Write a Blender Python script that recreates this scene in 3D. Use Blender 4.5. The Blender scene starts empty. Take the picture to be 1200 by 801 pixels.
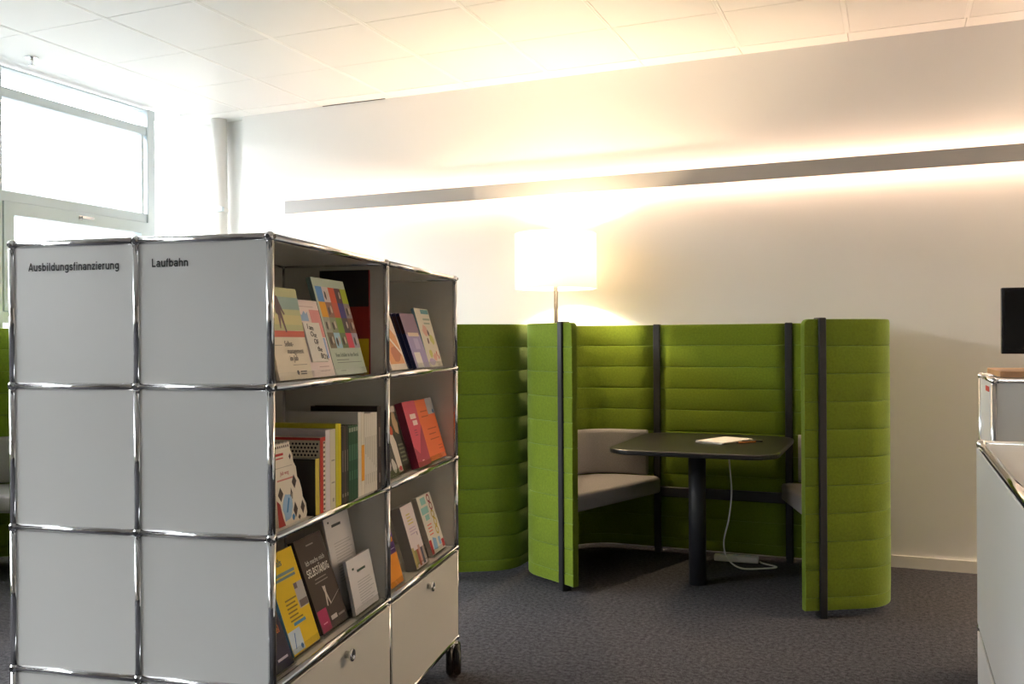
import bpy, bmesh, math, random
from mathutils import Matrix, Vector
random.seed(7)
PI = math.pi
S = bpy.context.scene
COL = S.collection

# ------------------------------------------------------------------ camera
F_PX, PITCH, ROLL, YAW, CAM_H = 1072.18, -2.59e-4, -5.797e-3, math.radians(22.7), 1.28302
def cam_matrix():
    rx = Matrix.Rotation(YAW, 3, 'Z')
    cr, sr = math.cos(ROLL), math.sin(ROLL)
    cp, sp = math.cos(PITCH), math.sin(PITCH)
    R = Matrix(((cr, 0, sr), (0, 1, 0), (-sr, 0, cr))) @ Matrix(((1, 0, 0), (0, cp, sp), (0, -sp, cp)))
    right, fwd, up = (rx @ R[0]), (rx @ R[1]), (rx @ R[2])
    m = Matrix.Identity(4)
    for i in range(3):
        m[i][0], m[i][1], m[i][2] = right[i], up[i], -fwd[i]
    m[2][3] = CAM_H
    return m
cd = bpy.data.cameras.new('camera')
cd.sensor_width = 36.0; cd.sensor_fit = 'HORIZONTAL'; cd.lens = 36.0 * F_PX / 1200.0
cd.clip_start = 0.05; cd.clip_end = 200
cam = bpy.data.objects.new('camera', cd); COL.objects.link(cam)
cam.matrix_world = cam_matrix(); S.camera = cam

# ------------------------------------------------------------------ world, daylight, exposure
SKY_STRENGTH = 14.0
W = bpy.data.worlds.new('overcast_sky'); S.world = W; W.use_nodes = True
bg = W.node_tree.nodes['Background']
bg.inputs[0].default_value = (0.965, 0.975, 1.0, 1); bg.inputs[1].default_value = SKY_STRENGTH
S.view_settings.view_transform = 'Standard'; S.view_settings.look = 'None'
S.view_settings.exposure = 0.95; S.view_settings.gamma = 1.0
S.view_settings.use_curve_mapping = False
XW, XR, YB, YF, HC = -5.05, 4.6, 5.607, -4.6, 3.0      # room: window plane, right wall, back wall, wall behind, ceiling
def portal(name, loc, rot, sx, sy):
    l = bpy.data.lights.new(name, 'AREA'); l.shape = 'RECTANGLE'; l.size = sx; l.size_y = sy
    l.energy = 1.0; l.cycles.is_portal = True
    o = bpy.data.objects.new(name, l); COL.objects.link(o); o.location = loc; o.rotation_euler = rot
portal('window_portal', (XW - 0.10, 0.5, 1.88), (0, -PI / 2, 0), 2.24, 10.2)
LED_STRENGTH = 10.5
BULB_POWER = 36.0
FILL_LAMP_POWER = 230.0
LED_COL = (1.0, 0.66, 0.46)
BULB_COL = (1.0, 0.76, 0.48)

# ------------------------------------------------------------------ materials
MATS = {}
def mat(name, col, rough=0.5, metal=0.0, spec=0.5, bump=None, var=None, emis=None, scale=60.0):
    if name in MATS: return MATS[name]
    m = bpy.data.materials.new(name); m.use_nodes = True
    nt = m.node_tree; b = nt.nodes['Principled BSDF']
    b.inputs['Base Color'].default_value = (*col, 1)
    b.inputs['Roughness'].default_value = rough; b.inputs['Metallic'].default_value = metal
    b.inputs['Specular IOR Level'].default_value = spec
    if bump or var:
        tc = nt.nodes.new('ShaderNodeTexCoord')
        n = nt.nodes.new('ShaderNodeTexNoise'); n.inputs['Scale'].default_value = scale; n.inputs['Detail'].default_value = 4
        nt.links.new(tc.outputs['Object'], n.inputs['Vector'])
        if bump:
            bp = nt.nodes.new('ShaderNodeBump'); bp.inputs['Strength'].default_value = bump; bp.inputs['Distance'].default_value = 0.004
            nt.links.new(n.outputs['Fac'], bp.inputs['Height']); nt.links.new(bp.outputs['Normal'], b.inputs['Normal'])
        if var:
            r = nt.nodes.new('ShaderNodeValToRGB')
            r.color_ramp.elements[0].position = 0.3; r.color_ramp.elements[1].position = 0.7
            r.color_ramp.elements[0].color = (*[c * (1 - var) for c in col], 1)
            r.color_ramp.elements[1].color = (*[min(1, c * (1 + var)) for c in col], 1)
            nt.links.new(n.outputs['Fac'], r.inputs['Fac']); nt.links.new(r.outputs['Color'], b.inputs['Base Color'])
    if emis:
        b.inputs['Emission Color'].default_value = (*emis[0], 1); b.inputs['Emission Strength'].default_value = emis[1]
    MATS[name] = m; return m
def srgb(r, g, b):
    f = lambda c: (c / 255 / 12.92) if c / 255 <= 0.04045 else ((c / 255 + 0.055) / 1.055) ** 2.4
    return (f(r), f(g), f(b))
def glass(name, tint, fac):
    m = bpy.data.materials.new(name); m.use_nodes = True; nt = m.node_tree
    nt.nodes.remove(nt.nodes['Principled BSDF'])
    out = nt.nodes['Material Output']
    t = nt.nodes.new('ShaderNodeBsdfTransparent'); t.inputs[0].default_value = (*tint, 1)
    g = nt.nodes.new('ShaderNodeBsdfGlossy'); g.inputs['Roughness'].default_value = 0.02
    lw = nt.nodes.new('ShaderNodeLayerWeight'); lw.inputs['Blend'].default_value = 0.5
    pw_ = nt.nodes.new('ShaderNodeMath'); pw_.operation = 'POWER'; pw_.inputs[1].default_value = 4.0
    fr = nt.nodes.new('ShaderNodeMath'); fr.operation = 'MULTIPLY_ADD'; fr.inputs[1].default_value = fac; fr.inputs[2].default_value = 0.03
    nt.links.new(lw.outputs['Facing'], pw_.inputs[0]); nt.links.new(pw_.outputs[0], fr.inputs[0])
    mx = nt.nodes.new('ShaderNodeMixShader')
    nt.links.new(fr.outputs[0], mx.inputs[0]); nt.links.new(t.outputs[0], mx.inputs[1]); nt.links.new(g.outputs[0], mx.inputs[2])
    nt.links.new(mx.outputs[0], out.inputs[0]); MATS[name] = m; return m
M_wall = mat('wall_paint', (0.78, 0.765, 0.74), 0.7, bump=0.03, scale=220)
M_wall_dimmed = mat('dimmed_wall_paint', (0.30, 0.275, 0.24), 0.8, bump=0.03, scale=220)  # for the unseen wall behind the camera, darkened to cut its bounce light
M_ceil = mat('ceiling_metal', (0.80, 0.79, 0.77), 0.42)
M_rail = mat('ceiling_rail_paint', (0.90, 0.89, 0.87), 0.40)
M_dark = mat('shadow_gap', (0.03, 0.025, 0.02), 0.9)
M_frame = mat('window_frame_paint', (0.62, 0.70, 0.76), 0.4)
M_chrome = mat('chrome', (0.78, 0.78, 0.79), 0.09, 1.0)
M_panel_warm = mat('warm_lit_powder_coat', (0.80, 0.77, 0.69), 0.30)  # same coat as the end panels, warm lamp light put into its colour
M_panel_plain = mat('plain_powder_coat', (0.73, 0.73, 0.705), 0.32)  # same coat without the warm light in its colour
M_black = mat('black_paint', (0.012, 0.012, 0.014), 0.45)
M_blackgloss = mat('black_plastic', (0.014, 0.014, 0.015), 0.22)
M_felt = mat('green_felt', (0.140, 0.196, 0.015), 0.95, spec=0.1, bump=0.25, var=0.10, scale=90)
for k_, v_ in (('Sheen Weight', 0.5), ('Sheen Roughness', 0.45)): M_felt.node_tree.nodes['Principled BSDF'].inputs[k_].default_value = v_
M_felt.node_tree.nodes['Principled BSDF'].inputs['Sheen Tint'].default_value = (0.72, 1.0, 0.52, 1)
M_tweed = mat('grey_tweed', (0.30, 0.28, 0.275), 0.95, spec=0.1, bump=0.3, var=0.15, scale=300)
M_table = mat('black_table_top', (0.012, 0.012, 0.012), 0.32)
M_column = mat('black_steel', (0.016, 0.017, 0.022), 0.5)
M_paper = mat('paper', (0.84, 0.82, 0.78), 0.8)
M_pages = mat('page_edges', (0.72, 0.68, 0.60), 0.9)
M_text = mat('black_lettering', (0.015, 0.015, 0.015), 0.6)
M_acryl = glass('clear_acrylic', (0.975, 0.978, 0.975), 0.45)
M_pane = glass('window_glass', (0.98, 0.99, 0.99), 0.4)
M_rubber = mat('white_plastic', (0.75, 0.74, 0.70), 0.4)
M_pole = mat('brown_metal', (0.016, 0.012, 0.009), 0.6, 0.0, spec=0.2)
M_wood = mat('oiled_beech', (0.50, 0.27, 0.13), 0.45, var=0.15, scale=14)
M_bar = mat('grey_aluminium', (0.42, 0.40, 0.385), 0.5)
M_led = mat('led_strip', (1, 1, 1), 0.5, emis=(LED_COL, LED_STRENGTH))
M_red = mat('red_sticker', srgb(200, 60, 45), 0.5)
M_screen = mat('dark_screen', (0.008, 0.009, 0.009), 0.25)
def carpet():
    m = bpy.data.materials.new('carpet'); m.use_nodes = True; nt = m.node_tree; b = nt.nodes['Principled BSDF']
    b.inputs['Roughness'].default_value = 1.0; b.inputs['Specular IOR Level'].default_value = 0.05
    tc = nt.nodes.new('ShaderNodeTexCoord')
    n1 = nt.nodes.new('ShaderNodeTexNoise'); n1.inputs['Scale'].default_value = 210; n1.inputs['Detail'].default_value = 3
    n2 = nt.nodes.new('ShaderNodeTexNoise'); n2.inputs['Scale'].default_value = 55; n2.inputs['Detail'].default_value = 5
    for n in (n1, n2): nt.links.new(tc.outputs['Object'], n.inputs['Vector'])
    mx = nt.nodes.new('ShaderNodeMath'); mx.operation = 'MULTIPLY_ADD'; mx.inputs[1].default_value = 0.55
    m2 = nt.nodes.new('ShaderNodeMath'); m2.operation = 'MULTIPLY'; m2.inputs[1].default_value = 0.45
    nt.links.new(n2.outputs['Fac'], m2.inputs[0]); nt.links.new(n1.outputs['Fac'], mx.inputs[0]); nt.links.new(m2.outputs[0], mx.inputs[2])
    r = nt.nodes.new('ShaderNodeValToRGB')
    e = r.color_ramp.elements; e[0].position = 0.38; e[0].color = (0.026, 0.0255, 0.029, 1); e[1].position = 0.64; e[1].color = (0.112, 0.109, 0.117, 1)
    nt.links.new(mx.outputs[0], r.inputs['Fac']); nt.links.new(r.outputs[0], b.inputs['Base Color'])
    bp = nt.nodes.new('ShaderNodeBump'); bp.inputs['Strength'].default_value = 0.6; bp.inputs['Distance'].default_value = 0.004
    nt.links.new(mx.outputs[0], bp.inputs['Height']); nt.links.new(bp.outputs[0], b.inputs['Normal'])
    return m
M_carpet = carpet()
def shade_mat():
    m = bpy.data.materials.new('lamp_shade_fabric'); m.use_nodes = True; nt = m.node_tree
    nt.nodes.remove(nt.nodes['Principled BSDF']); out = nt.nodes['Material Output']
    d = nt.nodes.new('ShaderNodeBsdfDiffuse'); d.inputs[0].default_value = (0.85, 0.82, 0.76, 1)
    t = nt.nodes.new('ShaderNodeBsdfTranslucent'); t.inputs[0].default_value = (0.95, 0.90, 0.82, 1)
    mx = nt.nodes.new('ShaderNodeMixShader'); mx.inputs[0].default_value = 0.55
    nt.links.new(d.outputs[0], mx.inputs[1]); nt.links.new(t.outputs[0], mx.inputs[2]); nt.links.new(mx.outputs[0], out.inputs[0])
    return m
M_shade = shade_mat()
def flat(r, g, b, rough=0.55):
    return mat('print_%d_%d_%d' % (r, g, b), srgb(r, g, b), rough)

# ------------------------------------------------------------------ helpers
def obj(name, me, m=None, parent=None, loc=None, rot=None, smooth=False):
    o = bpy.data.objects.new(name, me); COL.objects.link(o)
    if m is not None and len(me.materials) == 0: me.materials.append(m)
    if parent is not None: o.parent = parent
    if loc is not None: o.location = loc
    if rot is not None: o.rotation_euler = rot
    if smooth:
        for p in me.polygons: p.use_smooth = True
    return o
def tag(o, label, cat, group=None):
    o['label'] = label; o['category'] = cat
    if group: o['group'] = group
    return o
def struct(o): o['kind'] = 'structure'; return o
def empty(name, loc=(0, 0, 0), rz=0.0):
    o = bpy.data.objects.new(name, None); COL.objects.link(o); o.empty_display_size = 0.1
    o.location = loc; o.rotation_euler = (0, 0, rz); return o
def bm_mesh(bm, name):
    bmesh.ops.recalc_face_normals(bm, faces=bm.faces)
    me = bpy.data.meshes.new(name); bm.to_mesh(me); bm.free(); return me
def add_box(bm, x0, x1, y0, y1, z0, z1):
    vs = [bm.verts.new(p) for p in ((x0, y0, z0), (x1, y0, z0), (x1, y1, z0), (x0, y1, z0), (x0, y0, z1), (x1, y0, z1), (x1, y1, z1), (x0, y1, z1))]
    for f in ((3, 2, 1, 0), (4, 5, 6, 7), (0, 1, 5, 4), (1, 2, 6, 5), (2, 3, 7, 6), (3, 0, 4, 7)): bm.faces.new([vs[i] for i in f])
def box_me(name, x0, x1, y0, y1, z0, z1, bev=0.0, seg=2):
    bm = bmesh.new(); add_box(bm, x0, x1, y0, y1, z0, z1)
    if bev: bmesh.ops.bevel(bm, geom=list(bm.edges), offset=bev, segments=seg, affect='EDGES', profile=0.5)
    return bm_mesh(bm, name)
def boxes_me(name, lst):
    bm = bmesh.new()
    for b in lst: add_box(bm, *b)
    return bm_mesh(bm, name)
def cyl_me(name, r, z0, z1, n=20, r2=None):
    bm = bmesh.new()
    bmesh.ops.create_cone(bm, cap_ends=True, segments=n, radius1=r, radius2=r if r2 is None else r2, depth=z1 - z0, matrix=Matrix.Translation((0, 0, (z0 + z1) / 2)))
    me = bm_mesh(bm, name)
    for p in me.polygons: p.use_smooth = len(p.vertices) == 4
    return me
def lathe_me(name, prof, n=32):
    bm = bmesh.new(); rings = []
    for r, z in prof:
        rings.append([bm.verts.new((max(r, 1e-5) * math.cos(2 * PI * i / n), max(r, 1e-5) * math.sin(2 * PI * i / n), z)) for i in range(n)])
    for a, b in zip(rings, rings[1:]):
        for i in range(n): bm.faces.new((a[i], a[(i + 1) % n], b[(i + 1) % n], b[i]))
    bmesh.ops.remove_doubles(bm, verts=bm.verts, dist=1e-4)
    me = bm_mesh(bm, name)
    for p in me.polygons: p.use_smooth = True
    return me
def prism_me(name, pts, z0, z1, bev=0.0, seg=3):
    bm = bmesh.new()
    lo = [bm.verts.new((x, y, z0)) for x, y in pts]; hi = [bm.verts.new((x, y, z1)) for x, y in pts]
    n = len(pts); bm.faces.new(lo[::-1]); bm.faces.new(hi)
    for i in range(n): bm.faces.new((lo[i], lo[(i + 1) % n], hi[(i + 1) % n], hi[i]))
    bmesh.ops.recalc_face_normals(bm, faces=bm.faces)
    if bev:
        cap = [e for e in bm.edges if abs(e.verts[0].co.z - e.verts[1].co.z) < 1e-6]
        bmesh.ops.bevel(bm, geom=cap, offset=bev, segments=seg, affect='EDGES', profile=0.5)
    return bm_mesh(bm, name)
def tube_me(name, pts, r, n=8):
    pts = [Vector(p) for p in pts]; bm = bmesh.new(); rings = []
    for i, p in enumerate(pts):
        t = (pts[min(i + 1, len(pts) - 1)] - pts[max(i - 1, 0)]).normalized()
        a = t.cross(Vector((0, 0, 1)))
        if a.length < 1e-3: a = t.cross(Vector((1, 0, 0)))
        a.normalize(); b = t.cross(a)
        rings.append([bm.verts.new(p + (a * math.cos(2 * PI * k / n) + b * math.sin(2 * PI * k / n)) * r) for k in range(n)])
    for a, b in zip(rings, rings[1:]):
        for k in range(n): bm.faces.new((a[k], a[(k + 1) % n], b[(k + 1) % n], b[k]))
    bm.faces.new(rings[0][::-1]); bm.faces.new(rings[-1])
    me = bm_mesh(bm, name)
    for p in me.polygons: p.use_smooth = True
    return me
def smooth_pts(pts, n=8):
    out = []; P = [Vector(p) for p in pts]
    for i in range(len(P) - 1):
        a, b, c, d = P[max(i - 1, 0)], P[i], P[i + 1], P[min(i + 2, len(P) - 1)]
        for k in range(n):
            t = k / n
            out.append(0.5 * ((2 * b) + (c - a) * t + (2 * a - 5 * b + 4 * c - d) * t * t + (3 * b - 3 * c + d - a) * t ** 3))
    out.append(P[-1]); return out
def fillet_path(pts, rads, seg=8):
    out = [Vector(pts[0])]
    for i in range(1, len(pts) - 1):
        p, a, b = Vector(pts[i]), Vector(pts[i - 1]), Vector(pts[i + 1]); r = rads[i - 1]
        d1 = (a - p).normalized(); d2 = (b - p).normalized(); ang = d1.angle(d2); tl = r / math.tan(ang / 2)
        c = p + (d1 + d2).normalized() * (r / math.sin(ang / 2)); s, e = p + d1 * tl, p + d2 * tl
        a0 = math.atan2(s.y - c.y, s.x - c.x); a1 = math.atan2(e.y - c.y, e.x - c.x); da = (a1 - a0 + PI) % (2 * PI) - PI
        out += [Vector((c.x + r * math.cos(a0 + da * k / seg), c.y + r * math.sin(a0 + da * k / seg))) for k in range(seg + 1)]
    out.append(Vector(pts[-1])); return out
def normals2d(path):
    N = []
    for i in range(len(path)):
        t = (path[min(i + 1, len(path) - 1)] - path[max(i - 1, 0)]).normalized(); N.append(Vector((t.y, -t.x)))
    return N
def sweep_me(name, path, prof, drop=None):
    """closed profile [(offset along right-hand normal, z)] along a 2D path, capped; drop(i) lowers the upper half of ring i"""
    bm = bmesh.new(); N = normals2d(path); rings = []; zm = sum(z for _, z in prof) / len(prof)
    for i, (p, n) in enumerate(zip(path, N)):
        dz = drop(i) if drop else 0.0
        rings.append([bm.verts.new((p.x + n.x * o, p.y + n.y * o, z - (dz if z > zm else 0))) for o, z in prof])
    m = len(prof)
    for a, b in zip(rings, rings[1:]):
        for k in range(m): bm.faces.new((a[k], a[(k + 1) % m], b[(k + 1) % m], b[k]))
    bm.faces.new(rings[0][::-1]); bm.faces.new(rings[-1])
    me = bm_mesh(bm, name)
    for p in me.polygons: p.use_smooth = len(p.vertices) == 4
    return me
def rr_profile(h, z0, z1, r, seg=3):
    pr = []
    for cx, cz, a0 in ((h - r, z1 - r, 0), (-h + r, z1 - r, PI / 2), (-h + r, z0 + r, PI), (h - r, z0 + r, 1.5 * PI)):
        for k in range(seg + 1):
            a = a0 + PI / 2 * k / seg; pr.append((cx + r * math.cos(a), cz + r * math.sin(a)))
    return pr
def rrect(x0, x1, y0, y1, r, seg=8):
    pts = []
    for cx, cy, a0 in ((x1 - r, y1 - r, 0), (x0 + r, y1 - r, PI / 2), (x0 + r, y0 + r, PI), (x1 - r, y0 + r, 1.5 * PI)):
        for k in range(seg + 1):
            a = a0 + PI / 2 * k / seg; pts.append((cx + r * math.cos(a), cy + r * math.sin(a)))
    return pts
def text_me(txt, size, bold=0.0, align='LEFT'):
    c = bpy.data.curves.new('lettering', 'FONT'); c.body = txt; c.size = size; c.offset = bold * size; c.extrude = 0.0002
    c.align_x = align; c.resolution_u = 3
    o = bpy.data.objects.new('lettering', c); COL.objects.link(o)
    dg = bpy.context.evaluated_depsgraph_get(); dg.update()
    me = bpy.data.meshes.new_from_object(o.evaluated_get(dg)); bpy.data.objects.remove(o); bpy.data.curves.remove(c)
    me.materials.clear(); return me
def copy_tree(o, parent=None):
    c = o.copy(); COL.objects.link(c)
    if parent is not None: c.parent = parent
    for ch in list(o.children): copy_tree(ch, c)
    return c
def setsmooth(me):
    for p in me.polygons: p.use_smooth = True
    return me

# ------------------------------------------------------------------ the setting
struct(obj('floor', box_me('floor', XW - 0.25, XR + 0.1, YF - 0.1, YB + 0.25, -0.08, 0.0), M_carpet))
XL = -4.55   # the wall lining ends here; a shallow recess with a pipe lies beyond
struct(obj('wall_back', box_me('wall_back', XL, XR + 0.1, YB, YB + 0.25, 0, HC + 0.2), M_wall))
struct(obj('wall_corner', box_me('wall_corner', XW - 0.045, XL, YB + 0.093, YB + 0.25, 0, HC + 0.2), M_wall))
struct(obj('wall_right', box_me('wall_right', XR, XR + 0.1, YF, YB, 0, HC + 0.2), M_wall))
struct(obj('wall_front', box_me('wall_front', XW - 0.3, XR + 0.1, YF - 0.1, YF, 0, HC + 0.2), M_wall_dimmed))
struct(obj('wall_left', box_me('wall_left', XW - 0.25, XW + 0.02, YF, YB + 0.093, 0, 0.75), M_wall))
bb = boxes_me('baseboard_back', [(XL, XR, YB - 0.014, YB, 0, 0.066)])
struct(obj('baseboard_back', bb, mat('baseboard_paint', (0.74, 0.71, 0.66), 0.5)))
struct(obj('wall_sky_block', box_me('wall_sky_block', -26.0, -20.0, -45, 60, -4.0, 6.4), mat('sky_block_grey', (0.17, 0.17, 0.165), 0.9)))  # added unseen block outside, keeps low sky light out of the room
struct(obj('floor_outside', box_me('floor_outside', -30, XW - 1.0, -50, 60, -4.2, -4.0), mat('asphalt', (0.06, 0.06, 0.058), 0.9, var=0.2, scale=3)))  # added unseen ground, dark to limit light thrown up on the ceiling
# ceiling: slab, then metal panels with rails between the rows
ceil = struct(obj('ceiling', boxes_me('ceiling', [(XW - 0.3, XR + 0.1, YF - 0.1, YB + 0.25, HC + 0.03, HC + 0.2), (-5.0, XR + 0.1, YF - 0.1, 1.185, HC, HC + 0.03)]), M_ceil))
px0, pw = -0.235, 0.60
ys = [5.455 - 0.61 * k for k in range(8)]
pan = box_me('ceiling_panel', 0.013, pw - 0.013, 0.0015, 0.61 - 0.0015, HC, HC + 0.028, 0.002, 1)
pan_edge = box_me('ceiling_panel_edge', 0.20 - 0.005, pw - 0.013, 0.0015, 0.61 - 0.0015, HC, HC + 0.028, 0.002, 1)
rail = boxes_me('ceiling_rail', [(-0.0125, -0.002, 1.185, 5.455, HC - 0.0015, HC + 0.03), (0.002, 0.0125, 1.185, 5.455, HC - 0.0015, HC + 0.03), (-0.003, 0.003, 1.185, 5.455, HC + 0.001, HC + 0.03)])
for k in range(-8, 9):
    x = px0 + pw * k
    if x > XR + 0.1 - pw: continue
    if k > -8: obj('ceiling_rail', rail, M_rail, ceil, (x, 0, 0))
    for y in ys[1:]:
        obj('ceiling_panel', pan_edge if k == -8 else pan, M_ceil, ceil, (x, y, 0))
edge_me = box_me('edge_strip', 0.002, pw - 0.002, 5.457, YB + 0.1, HC - 0.001, HC + 0.028)
for k in range(-8, 9):
    x = px0 + pw * k
    if x > XR + 0.1 - pw: continue
    obj('ceiling_edge_strip', edge_me if k > -8 else box_me('edge_strip_end', 0.02, pw - 0.002, 5.457, YB + 0.1, HC - 0.001, HC + 0.028), M_rail, ceil, (x, 0, 0))
obj('ceiling_joint_gap', box_me('joint_gap', -3.82, -3.30, YB - 0.012, YB - 0.004, HC - 0.004, HC + 0.0), M_dark, ceil)
# window wall: bays of 1.195 m with posts, transoms, opening sashes
def window_bay(n, y0, y1, sash=True):
    w = struct(empty('window_%d' % n, (XW, y0, 0)))
    L = y1 - y0; a, b = -0.075, 0.0
    obj('window_post', box_me('window_post', a - 0.02, b + 0.01, L - 0.038, L + 0.038, 0.75, HC, 0.004, 1), M_frame, w)
    for z0, z1 in ((2.808, 2.872), (2.168, 2.236), (1.415, 1.49), (0.75, 0.80), (HC - 0.012, HC)):
        obj('window_transom', box_me('window_transom', a, b, 0.038, L - 0.038, z0, z1, 0.004, 1), M_frame, w)
    if sash:
        s = obj('window_sash', boxes_me('window_sash', [(a + 0.01, b + 0.018, 0.04, L - 0.04, 2.085, 2.166), (a + 0.01, b + 0.018, 0.04, L - 0.04, 1.492, 1.56), (a + 0.01, b + 0.018, 0.04, 0.11, 1.56, 2.085), (a + 0.01, b + 0.018, L - 0.11, L - 0.04, 1.56, 2.085)]), M_frame, w)
        hd = bmesh.new(); add_box(hd, b + 0.018, b + 0.026, L * 0.47, L * 0.47 + 0.03, 2.115, 2.145); add_box(hd, b + 0.026, b + 0.05, L * 0.47 + 0.006, L * 0.47 + 0.02, 2.122, 2.138); add_box(hd, b + 0.042, b + 0.056, L * 0.47 + 0.006, L * 0.47 + 0.10, 2.122, 2.138)
        obj('window_handle', bm_mesh(hd, 'window_handle'), M_chrome, s)
        obj('blind_guide', box_me('blind_guide', -0.03, -0.005, L - 0.085, L - 0.06, 2.236, 2.808), M_frame, w)
    for z0, z1, i in ((2.872, HC - 0.012, 0), (2.236, 2.808, 0), (1.56 if sash else 1.49, 2.085 if sash else 2.168, 0.07 if sash else 0), (0.80, 1.415, 0)):
        obj('window_pane', box_me('window_pane', -0.046, -0.040, 0.038 + i, L - 0.038 - i, z0, z1), M_pane, w)
ye, n = 5.194, 1
while ye > YF + 1.27:
    window_bay(n, ye - 1.26, ye); ye -= 1.26; n += 1
struct(obj('trim_1', box_me('trim_1', XW - 0.3, XW, YF, ye + 0.04, 0.75, HC + 0.1), M_wall))
# narrow fixed light between the last post and the corner
w = struct(empty('window_%d' % n, (XW, 5.232, 0)))
obj('window_pane', box_me('window_pane', -0.046, -0.040, 0, 0.46, 0.75, HC), M_pane, w)
obj('window_transom', box_me('window_transom', -0.07, -0.0, 0, 0.46, 1.415, 1.45), M_frame, w)
obj('window_transom', box_me('window_transom', -0.07, -0.0, 0, 0.46, 0.75, 0.80), M_frame, w)

# heating pipe in the recess
pp = empty('heating_pipe', (-4.775, 5.615, 0))
obj('pipe', cyl_me('pipe', 0.060, 0.0, HC, 28), M_wall, pp)
obj('pipe_collar', cyl_me('pipe_collar', 0.068, 2.285, 2.315, 28), M_wall, pp)
obj('pipe_bracket', box_me('pipe_bracket', 0.02, 0.085, -0.075, -0.045, 2.285, 2.318, 0.004, 1), M_frame, pp)
tag(pp, 'white vertical pipe with a collar standing in the wall recess beside the window', 'pipe')
# sprinkler
sp = empty('sprinkler', (-4.752, 3.943, HC))
obj('escutcheon', cyl_me('escutcheon', 0.036, -0.006, 0.0, 24, 0.03), M_chrome, sp)
obj('sprinkler_head', lathe_me('sprinkler_head', [(0, -0.052), (0.017, -0.052), (0.017, -0.047), (0.006, -0.044), (0.011, -0.03), (0.012, -0.006), (0, -0.006)], 16), M_chrome, sp)
tag(sp, 'small chrome fire sprinkler on the ceiling panel by the window', 'sprinkler')
# linear wall light
wl = empty('wall_light', (-4.10, 5.53, 2.272))
BL = XR - 0.02 + 4.10
obj('fascia', box_me('fascia', 0, BL, -0.012, 0.0, -0.047, 0.047, 0.002, 1), M_bar, wl)
obj('light_housing', box_me('light_housing', 0.01, BL, 0.0, 0.077, -0.022, 0.022), M_bar, wl)
obj('led_strip', box_me('led_strip', 0.03, BL - 0.03, 0.012, 0.05, 0.0225, 0.026), M_led, wl)
obj('led_strip', box_me('led_strip', 0.03, BL - 0.03, 0.012, 0.05, -0.026, -0.0225), M_led, wl)
tag(wl, 'long grey linear light bar glowing above and below along the white wall', 'wall light')

# ------------------------------------------------------------------ meeting booths
def make_booth():
    root = empty('meeting_booth')
    ZB, ZT = 0.035, 1.38
    zs = [ZT, ZT - 0.125] + [ZT - 0.125 - 0.129 * k for k in range(1, 10)] + [ZB]
    base = [(0.555, -1.085), (0.905, -0.883), (0.905, -0.015), (0.405, -0.015)]
    for s in (1, -1):
        path = fillet_path([(x * s, y) for x, y in base], [0.20, 0.28], 10)
        # extra samples along the free end for its rounded top corner
        d = (path[1] - path[0]).normalized(); ext = [path[0] + d * t for t in (0.002, 0.005, 0.010, 0.017, 0.025)]
        path = [path[0]] + ext + path[1:]
        fine = []
        for a, b in zip(path, path[1:]):
            m = max(1, int((b - a).length / 0.09)); fine += [a.lerp(b, k / m) for k in range(m)]
        path = fine + [path[-1]]
        core = obj('side_panel', sweep_me('side_panel', path, rr_profile(0.0125, ZB + 0.004, ZT - 0.03, 0.003, 1)), M_felt, root)
        dist = [0.0]
        for a, b in zip(path, path[1:]): dist.append(dist[-1] + (b - a).length)
        def drop(i):
            t = dist[i]; r = 0.025
            return 0.0 if t >= r else r - math.sqrt(max(0, r * r - (r - t) ** 2))
        for i in range(len(zs) - 1):
            obj('felt_band', sweep_me('felt_band', path, rr_profile(0.0185, zs[i + 1] + 0.0002, zs[i] - 0.0002, 0.0055, 3), drop if i == 0 else None), M_felt, core)
        # black steel strip near the free end, standing on the floor
        q = Vector(base[0]) + (Vector(base[1]) - Vector(base[0])).normalized() * 0.085
        ang = math.atan2(base[1][1] - base[0][1], (base[1][0] - base[0][0]) * s)
        obj('post', box_me('post', -0.018, 0.018, -0.030, 0.030, 0.0, ZT + 0.006, 0.004, 1), M_black, root, (q.x * s, q.y, 0), (0, 0, ang))
        obj('post', box_me('post', -0.020, 0.020, -0.030, 0.024, 0.0, ZT + 0.004, 0.004, 1), M_black, root, (0.385 * s, -0.018, 0))
        # bench: seat and wrap-around backrest
        seat = [(0.632, -0.965), (0.35, -0.115), (0.38, -0.075), (0.62, -0.065), (0.76, -0.115), (0.845, -0.22), (0.862, -0.34), (0.862, -0.74), (0.825, -0.86), (0.76, -0.925), (0.69, -0.965)]
        obj('seat', setsmooth(prism_me('seat', [(x * s, y) for x, y in seat], 0.372, 0.472, 0.020, 3)), M_tweed, root)
        inner = fillet_path([(x * s, y) for x, y in ((0.60, -1.003), (0.852, -0.857), (0.852, -0.068), (0.44, -0.068))], [0.15, 0.23], 8)
        obj('backrest', sweep_me('backrest', inner, rr_profile(0.030, 0.474, 0.745, 0.024, 4)), M_tweed, root)
    back = obj('back_panel', box_me('back_panel', -0.366, 0.366, -0.0275, -0.0025, ZB + 0.004, ZT - 0.03), M_felt, root)
    bp = [Vector((-0.366 + 0.0732 * k, -0.015)) for k in range(11)]
    for i in range(len(zs) - 1):
        obj('felt_band', sweep_me('felt_band', bp, rr_profile(0.0185, zs[i + 1] + 0.0002, zs[i] - 0.0002, 0.0055, 3)), M_felt, back)
    obj('crossbar', box_me('crossbar', -0.366, 0.366, -0.060, -0.036, 0.345, 0.405, 0.004, 1), M_black, root)
    return root
booth = make_booth()
booth.location = (-0.948, 5.5, 0)
tag(booth, 'green felt meeting booth with black posts around the dark table', 'booth', 'green felt booths')
b2 = copy_tree(booth); b2.location = (-2.85, 5.5, 0)
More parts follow.
